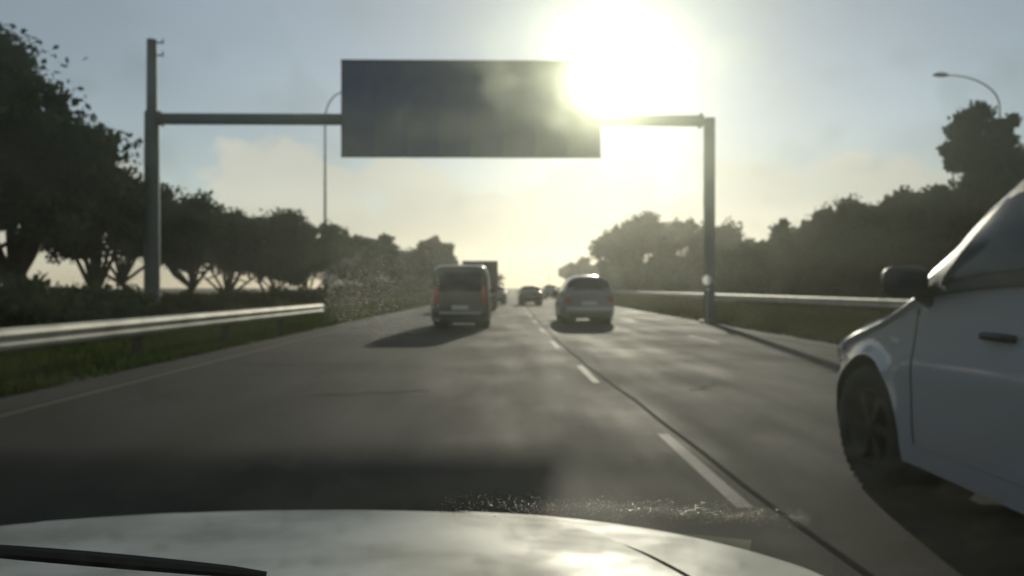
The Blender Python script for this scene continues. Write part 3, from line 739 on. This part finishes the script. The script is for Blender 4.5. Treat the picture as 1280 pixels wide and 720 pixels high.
def car_common(c, root, paint, glassm, fine=False, lights='suv'):
    c.body(paint, root)
    for yw in (0, -c.wb):
        for sd_ in (-1, 1): wheel(root, sd_*(c.w-.14), yw, c.rw, .235, sd_, 0.0, fine)

def near_suv():
    root = thing('pickup_truck', 'white high riding vehicle cut off by the right edge, sun glinting on its bonnet', 'car', (3.22, 4.92, 0.0), R(-1.5))
    top = [(.90, .62), (.88, .80), (.84, .92), (.70, 1.02), (.25, 1.12), (-.18, 1.19), (-.42, 1.28), (-.95, 1.78), (-1.25, 1.95), (-1.6, 2.01), (-2.6, 2.01), (-3.3, 1.76), (-3.75, 1.35), (-3.85, 1.0)]
    sh = [(.90, .54), (.84, .64), (.70, .76), (.25, .90), (-.2, 1.02), (-.6, 1.16), (-3.0, 1.22), (-3.85, 1.0)]
    c = Car(top, sh, 1.86, 2.72, .385, .90, -3.85, sill=.27, tumble=.16, arch=.075, roundf=.36)
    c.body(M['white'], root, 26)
    for yw in (0, -c.wb):
        for sd_ in (-1, 1): wheel(root, sd_*(c.w-.125), yw, .385, .25, sd_, R(4) if yw == 0 else 0, True)
    for sd_ in (-1, 1):
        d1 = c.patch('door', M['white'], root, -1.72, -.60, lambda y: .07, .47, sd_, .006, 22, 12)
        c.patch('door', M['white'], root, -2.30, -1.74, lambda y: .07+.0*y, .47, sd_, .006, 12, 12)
        c.patch('window_surround', M['plastic'], root, -3.45, -.72, .505, lambda y: .80 if y < -1.16 else .53+(.27)*max(0, (-.72-y)/.44), sd_, .003, 60, 10)
        w1 = c.patch('side_window', M['glass'], root, -1.68, -.86, .515, lambda y: .65 if y < -1.2 else .53+(.12)*max(0, (-.86-y)/.34), sd_, .008, 30, 8)
        c.patch('side_window', M['glass'], root, -2.85, -1.76, .515, .65, sd_, .008, 14, 8)
        c.patch('quarter_window', M['glass'], root, -3.4, -2.95, .515, .64, sd_, .008, 8, 8)
        for ys_ in (-.60, -1.73, -2.31):
            c.patch('door_gap', M['plastic'], root, ys_-.009, ys_+.009, .07, .49, sd_, .0075, 2, 14)
        for yh in (-1.38, -2.22):
            p = c.P(yh, .415, sd_)
            h = MB().tube([(p.x+sd_*.01, yh-.11, p.z), (p.x+sd_*.045, yh-.08, p.z+.004), (p.x+sd_*.045, yh+.08, p.z+.004), (p.x+sd_*.01, yh+.11, p.z)], [.016, .019, .019, .016], 8).build('door_handle', M['plastic'], root, smooth=True)
        c.patch('headlamp', M['lens'], root, .46, .84, .44, .62, sd_, .008, 12, 8)
        c.patch('indicator', M['lens'], root, -.40, -.30, .33, .36, sd_, .01, 4, 3)
        # mirror
        pm_ = c.P(-.72, .5, sd_)
        mir = thing_part('mirror', root)
        vs, fs = [], []
        mb = MB()
        prof = [(-.085, .35), (-.07, .8), (-.02, 1.0), (.03, 1.0), (.08, .8), (.11, .35)]
        nn = 16; vsx = []
        for dy, k in prof:
            for j in range(nn):
                a = 2*math.pi*j/nn
                cx_ = abs(math.cos(a))**.6*math.copysign(1, math.cos(a)); sx_ = abs(math.sin(a))**.6*math.copysign(1, math.sin(a))
                vsx.append((sd_*(.15+.115*k*cx_), dy, .10+.088*k*sx_))
        fsx = [(i*nn+j, i*nn+(j+1) % nn, (i+1)*nn+(j+1) % nn, (i+1)*nn+j) for i in range(len(prof)-1) for j in range(nn)]
        fsx += [tuple(range(nn)), tuple(range((len(prof)-1)*nn, len(prof)*nn))]
        mb.add(vsx, fsx)
        mo = mb.build('mirror', M['plastic'], root, smooth=True, angle=60, loc=(pm_.x-sd_*.02, -.70, pm_.z+.02))
        MB().tube([(0, 0, 0.0), (sd_*.06, 0, .03), (sd_*.12, 0, .07)], [.05, .04, .035], 8).build('mirror_arm', M['plastic'], mo, smooth=True)
        MB().box((sd_*.15, -.085, .10), (.16, .008, .11)).build('mirror_glass', M['glass'], mo, bevel=.003)  # dark glass put in for the mirror's dark reflection
    c.patch('windscreen', M['glass'], root, -1.20, -.46, .66, 1, 1, .004, 16, 8, True)
    c.patch('rear_window', M['glass'], root, -3.72, -3.42, .66, 1, 1, .004, 8, 8, True)
    c.patch('bonnet', M['white'], root, -.36, .74, .60, 1, 1, .006, 24, 8, True)
    box_part('front_bumper', M['white'], root, (0, .88, .55), (1.25, .12, .30), .05)
    box_part('grille', M['plastic'], root, (0, .91, .77), (.9, .05, .18), .02)
    for sd_ in (-1, 1):
        box_part('tail_lamp', M['red'], root, (sd_*.74, -3.86, .95), (.14, .06, .34), .02)
        MB().tube([(sd_*.60, -1.5, 1.845), (sd_*.60, -1.6, 1.87), (sd_*.60, -3.1, 1.87), (sd_*.60, -3.2, 1.82)], .014, 8).build('roof_rail', M['plastic'], root, smooth=True)
    box_part('rear_bumper', M['plastic'], root, (0, -3.87, .52), (1.6, .14, .22), .04)
    return root
def thing_part(n, p): return None

def road_car(name, label, x, y, top, sh, width, wb, rw, front, rear, paint, rearwin, plate_z=.62, tail=((.78, .9), (.16, .2)), bright_roof=False, tumble=.16, vertical=False, sill=.25, yaw=0, group='vehicles driving ahead'):
    """x, y place the rear end of the vehicle on the road"""
    root = thing(name, label, {'van': 'van'}.get(name, 'car'), (x, y-rear, 0), yaw, group)
    c = Car(top, sh, width, wb, rw, front, rear, sill=sill, tumble=tumble, arch=.05)
    if vertical: c.box = 6.5
    c.body(M[paint], root, 14)
    for yw in (0, -wb):
        for sd_ in (-1, 1): wheel(root, sd_*(c.w-.13), yw, rw, .21, sd_)
    for sd_ in (-1, 1):
        c.patch('side_window', M['glass'], root, *rearwin['side'], .52, .70, sd_, .004, 12, 6)
        box_part('tail_lamp', M['red'], root, (sd_*c.hw(rear)*.88, rear-.005, tail[0][1]), (tail[1][0], .05, tail[1][1]), .015)
        mpos = c.P(rearwin['mirror'], .5, sd_)
        box_part('mirror', M['plastic'], root, (mpos.x+sd_*.11, mpos.y, mpos.z+.08), (.17, .08, .13), .025)
    if vertical:
        z0_, z1_ = rearwin['z']
        box_part('rear_window', M['glass'], root, (0, rear-.006, (z0_+z1_)/2), (width*.70, .03, z1_-z0_), .01)
    else:
        c.patch('rear_window', M['glass'], root, *rearwin['rear'], .68, 1, 1, .004, 8, 6, True)
    c.patch('windscreen', M['glass'], root, *rearwin['front'], .68, 1, 1, .004, 8, 6, True)
    box_part('rear_bumper', M['plastic'] if name != 'suv' else M['silver'], root, (0, rear-.03, .48), (width*.90, .16, .2), .03)
    box_part('underside_shade_box', M['plastic'], root, (0, rear+.12, .30), (width*.8, .3, .22), .03)  # black box added to keep the gap under the rear dark
    box_part('number_plate', M['plate'], root, (0, rear-.035, plate_z), (.5, .02, .12), .004)
    return root, c

near_suv()

# dark van ahead of us
y_ = 24.0
root, c = road_car('van', 'dark grey minibus van ahead, in front of the taller truck', at(575, y_), y_,
    [(.75, .8), (.7, .95), (.2, 1.15), (-.15, 1.25), (-.7, 1.80), (-1.0, 1.93), (-3.6, 1.96), (-3.86, 1.90)], [(.75, .75), (.5, .95), (-.2, 1.08), (-3.86, 1.1)],
    1.80, 2.6, .33, .75, -3.86, 'darkpaint', dict(side=(-2.2, -.9), mirror=-.5, front=(-.65, -.2), z=(1.15, 1.72)), .66, ((.8, 1.05), (.12, .5)), vertical=True, tumble=.08)
box_part('bumper_trim', M['silver'], root, (.0, -3.98, .50), (1.25, .03, .07), .01)
box_part('rear_wiper', M['rubber'], root, (.1, -3.89, 1.2), (.45, .02, .02), .004)
# SUV in the next lane
y_ = 27.6
root, c = road_car('suv', 'grey wagon ahead in the right lane with sun flashing along its roof edge', at(737, y_), y_,
    [(.8, .75), (.75, .9), (.2, 1.02), (-.3, 1.10), (-.95, 1.55), (-1.3, 1.66), (-2.6, 1.70), (-3.15, 1.66), (-3.45, 1.15), (-3.5, 1.0)], [(.8, .7), (.5, .85), (-.3, .98), (-3.5, 1.0)],
    1.80, 2.6, .34, .8, -3.5, 'greypaint', dict(side=(-2.5, -1.0), mirror=-.6, front=(-.95, -.36), rear=(-3.42, -3.17)), .72, ((.8, .88), (.2, .16)), tumble=.17)
c.patch('roof_glint_strip', M['chrome'], root, -3.14, -2.96, .78, 1, 1, .012, 5, 6, True)  # chrome strip added to make the sun glint along the roof edge
box_part('bumper_trim', M['silver'], root, (0, -3.62, .50), (1.3, .03, .08), .01)
# sedans further on
sed_top = [(.8, .65), (.7, .8), (.1, .93), (-.35, 1.0), (-1.0, 1.36), (-1.3, 1.43), (-2.2, 1.42), (-2.9, 1.08), (-3.3, 1.04), (-3.45, .9)]
sed_sh = [(.8, .6), (.5, .78), (-.3, .88), (-3.45, .88)]
sed = dict(side=(-2.2, -1.0), mirror=-.6, front=(-1.0, -.42), rear=(-2.85, -2.3))
road_car('sedan', 'small dark green car in the far middle distance between van and wagon', at(664, 58), 58, sed_top, sed_sh, 1.76, 2.55, .31, .8, -3.45, 'greenpaint', sed, .6, ((.7, .75), (.25, .14)))
road_car('sedan', 'small car half hidden at the right edge of the truck', at(619, 60), 60, sed_top, sed_sh, 1.74, 2.55, .31, .8, -3.45, 'greypaint', sed, .6, ((.7, .75), (.25, .14)))
road_car('sedan', 'far car left of the wagon, behind the dark green car', at(689, 92), 92, [(a, b*1.15) for a, b in sed_top], sed_sh, 1.8, 2.55, .31, .8, -3.45, 'greypaint', sed, .6, ((.7, .75), (.25, .14)))
road_car('sedan', 'farthest car on the road, a dark speck beside the far bushes', at(701, 118), 118, sed_top, sed_sh, 1.76, 2.55, .31, .8, -3.45, 'darkpaint', sed, .6, ((.7, .75), (.25, .14)))
# box truck
ty = 47.0
tr = thing('box_truck', 'tall dark box truck ahead, partly hidden behind the van', 'truck', (at(600, ty), ty, 0), 0, 'vehicles driving ahead')
tw, th_ = 2.1, 2.85
mb = MB().box((0, 2.3, (0.95+th_)/2), (tw, 4.6, th_-.95)); mb.build('cargo_box', M['box'], tr, bevel=.03)
for sd_ in (-1, 1):
    box_part('rear_door', M['box'], tr, (sd_*tw*.245, -.02, 1.92), (tw*.47, .04, 1.72), .008)
    MB().tube([(sd_*.12, -.06, 1.1), (sd_*.12, -.06, 2.75)], .02, 6).build('lock_bar', M['galv'], tr, smooth=True)
    box_part('tail_lamp', M['red'], tr, (sd_*.85, -.03, .82), (.3, .06, .12), .01)
    for yy in (.9, 5.6):
        wheel(tr, sd_*(tw/2-.16), yy, .40, .26, sd_)
    box_part('mirror', M['plastic'], tr, (sd_*(tw/2+.12), 6.2, 1.9), (.14, .08, .36), .02)
box_part('chassis', M['plastic'], tr, (0, 2.9, .72), (.9, 6.2, .22), .01)
box_part('bumper', M['galv'], tr, (0, -.03, .55), (1.9, .08, .12), .01)
cab = Car([(1.0, 1.2), (.9, 1.35), (.5, 2.05), (.2, 2.2), (-.6, 2.22)], [(1.0, 1.1), (-.6, 1.3)], 1.95, 9, .40, 1.0, -.6, sill=.5, tumble=.08, arch=.08)
cb = thing_part('x', tr)
vsr = Car.body
ob = cab.body(M['white'], tr, 10); ob.name = 'cab'; ob.location = (0, 5.6, 0)
for ch in [o for o in tr.children if o.name.startswith('underbody')]: ch.location = (0, 5.6, 0)

# ------------------------------------------------------------------ our own car: bonnet, wings, wiper, windscreen
ego = thing('own_car', 'cream white bonnet of the car the picture is taken from, wiper at its base', 'car', (-0.35, 0, 0))
XC = -0.35
def zbon(u, y):
    """u = sideways from the car's centre line, y ahead of the camera"""
    a = abs(u)
    z = 0.905 - 0.085*max(0, y-0.75) - 0.10*max(0, y-1.15)**2
    z -= 0.02*(a/0.85)**2
    z -= 0.62*max(0, a-0.62)**2
    return z
YF, YR = 1.62, 0.78
def yfront(u): return YF - 0.22*(abs(u)/0.85)**2.4
def shut(y): return 0.63-0.38*max(0, y-0.80)**1.6      # bonnet half width at y
def bon(s_, t):
    u0 = -1+2*s_; yf = yfront(u0*.62)-0.02; y = YR+(yf-YR)*t; u = u0*shut(y)
    z = zbon(u, y)
    e = (1-t)
    if t > .9: z -= 0.5*((t-.9)/.1)**2*0.10
    return Vector((u, y, z+.004))
vs, fs = grid(61, 41, bon)
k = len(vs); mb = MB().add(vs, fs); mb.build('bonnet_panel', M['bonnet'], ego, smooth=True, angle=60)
def wing(sd_):
    def fn(s_, t):
        y = 0.55+(1.60-0.55)*t; u0 = shut(y)+0.018
        if s_ < .5:
            u = u0+(0.845-u0)*s_/.5; z = zbon(u, y)
        else:
            q = (s_-.5)/.5; u = 0.845+0.05*math.sin(q*2.2); z = zbon(.845, y)-0.52*q
            ra = 0.36; d = abs(y-1.0)
            if d < ra: z = max(z, min(zbon(.845, y)-.02, .31+math.sqrt(ra*ra-d*d)))
        # pull the front corner in
        fr = max(0, (t-.55)/.45); u -= 0.26*fr**2.2*(u/.85); y2 = y-0.05*fr*fr*(u/.85)
        return Vector((sd_*u, y2, z))
    vs, fs = grid(31, 41, fn)
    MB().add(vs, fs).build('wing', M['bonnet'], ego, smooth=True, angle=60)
for sd_ in (-1, 1): wing(sd_)
def nose(s_, t):
    u = (-1+2*s_)*.80; yf = yfront(u)-0.02
    z0_ = zbon(u*.75, yf)-.03
    return Vector((u*(1-.02*t), yf+0.10*math.sin(t*math.pi*.7), z0_-(z0_-.25)*t))
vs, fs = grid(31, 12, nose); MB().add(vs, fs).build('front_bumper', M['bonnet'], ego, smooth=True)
# shut line shadow gap floor
vs, fs = grid(31, 21, lambda s_, t: Vector(((-1+2*s_)*(shut(.75+.72*t)+.03), .75+.72*t, zbon((-1+2*s_)*(shut(.75+.72*t)+.03), .75+.72*t)-.022))); MB().add(vs, fs).build('engine_bay_liner', M['plastic'], ego)
for sd_ in (-1, 1): wheel(ego, sd_*.74, 1.0, .30, .19, sd_)
# cowl and washer nozzles
vs, fs = grid(31, 5, lambda s_, t: Vector(((-1+2*s_)*.70, .56+.21*t, .935-.035*t+.01*(1-t)-.05*((-1+2*s_))**2-.02*math.sin(t*3.1)))); MB().add(vs, fs).build('cowl', M['plastic'], ego, smooth=True)
for u in ():
    MB().lathe_x([(0, 0.013), (.012, .011), (.016, 0)], 10).build('washer_nozzle', M['plastic'], ego, smooth=True, loc=(u, .98, zbon(u, .98)+.003), rot=(0, R(-90), 0))
# windscreen plane: z = .95 + (.85-y)*.62
def ws(y): return .95+(.62-y)*.9
nws = Vector((0, .9, 1)).normalized()
def pane(name, m, parent, off, th):
    # one closed sheet of the windscreen, th metres thick
    mb = MB(); P_ = []
    for d in (off, off+th):
        for s_, t in ((-1, 0), (1, 0), (1, 1), (-1, 1)):
            y = .60-.54*t; P_.append(Vector((s_*(.78-.12*t), y, ws(y)))+nws*d)
    mb.add(P_, [(0, 3, 2, 1), (4, 5, 6, 7), (0, 1, 5, 4), (1, 2, 6, 5), (2, 3, 7, 6), (3, 0, 4, 7)])
    return mb.build(name, m, parent)
wsn = pane('windscreen', M['film_outer'], ego, -.006, .005)
pane('dusty_film', M['film_inner'], wsn, -.012, .005)
# wiper lying near the base of the glass (left one of the pair)
def wp(px, py, lift=0.012):
    sl = (360-py)/1000.0
    y = (.95+.558-CAM_H)/(.9+sl); p = Vector((at(px, y)-XC, y, CAM_H+sl*y))
    return p+nws*lift
a, b = wp(-260, 668+10, .006), wp(332, 719+10, .006)
mb = MB(); n = 14
pts = [a+(b-a)*i/(n-1)+nws*0.001*math.sin(math.pi*i/(n-1)) for i in range(n)]
mb.tube(pts, [0.002+0.0025*math.sin(math.pi*min(1, (1-i/(n-1))*1.3+.02)/1.0)**.5 if i < n-1 else .002 for i in range(n)], 8)
wr = mb.build('wiper_blade', M['rubber'], ego, smooth=True)


# fine water drops on the outside of the windscreen
def drops(name, label, n, sampler, rmin, rmax):
    mb_v, mb_f = [], []
    ico = bmesh.new(); bmesh.ops.create_icosphere(ico, subdivisions=2, radius=1.0)
    iv = np.array([v.co[:] for v in ico.verts]); fi = [tuple(v.index for v in f.verts) for f in ico.faces]; ico.free()
    ex = np.array((1, 0, 0)); ez = np.array(nws); ey = np.cross(ez, ex)
    V = []; F = []
    for k in range(n):
        px_, py_ = sampler()
        p = wp(px_, py_, 0.0); r0 = random.uniform(rmin, rmax)*(1 if random.random() < .9 else 1.6)
        sx_, sy_ = random.uniform(.8, 1.3), random.uniform(.8, 1.3)
        q = iv*r0; V.append(np.array(p)+np.outer(q[:, 0]*sx_, ex)+np.outer(q[:, 1]*sy_, ey)+np.outer(q[:, 2]*.45, ez))
        o_ = k*len(iv); F += [tuple(i+o_ for i in f) for f in fi]
    V = np.concatenate(V); me = mesh(name, V, F, True)
    o = link(name, me, M['water'], None, loc=(XC, 0, 0)); return tag(o, label, 'water drops', kind='stuff')
def band_low():
    x = 530+490*random.betavariate(1.7, 1.3); t = max(0, (x-590)/430)
    yc = 636+14*t*t+4*t; return x, yc-4+random.gauss(0, 1)*7
drops('water_droplets', 'band of fine water droplets on the windscreen just above the bonnet', 1500, band_low, .00024, .00046)
def patch_left():
    while True:
        x = random.gauss(470, 42); y = random.gauss(375, 30)
        if 395 < x < 560 and 300 < y < 425 and (x-400)*.7+(y-300) > 40: return x, y
drops('water_droplets', 'patch of fine water droplets on the windscreen before the left tree row', 1700, patch_left, .00012, .00024)

# ------------------------------------------------------------------ haze
HZ = MB().box((0, 125, 9.4), (420, 640, 21.8))
hz = HZ.build('haze', None, None)
hm = bpy.data.materials.new('haze_air'); hm.use_nodes = True; t = hm.node_tree; t.nodes.clear()
o = N(t, 'ShaderNodeOutputMaterial'); v = N(t, 'ShaderNodeVolumePrincipled')
v.inputs['Color'].default_value = (0.93, 0.93, 0.88, 1); v.inputs['Density'].default_value = 0.0006; v.inputs['Anisotropy'].default_value = 0.8
t.links.new(v.outputs[0], o.inputs['Volume']); hz.data.materials.append(hm)
tag(hz, 'thin bright haze in the air over the road', 'haze', kind='stuff')
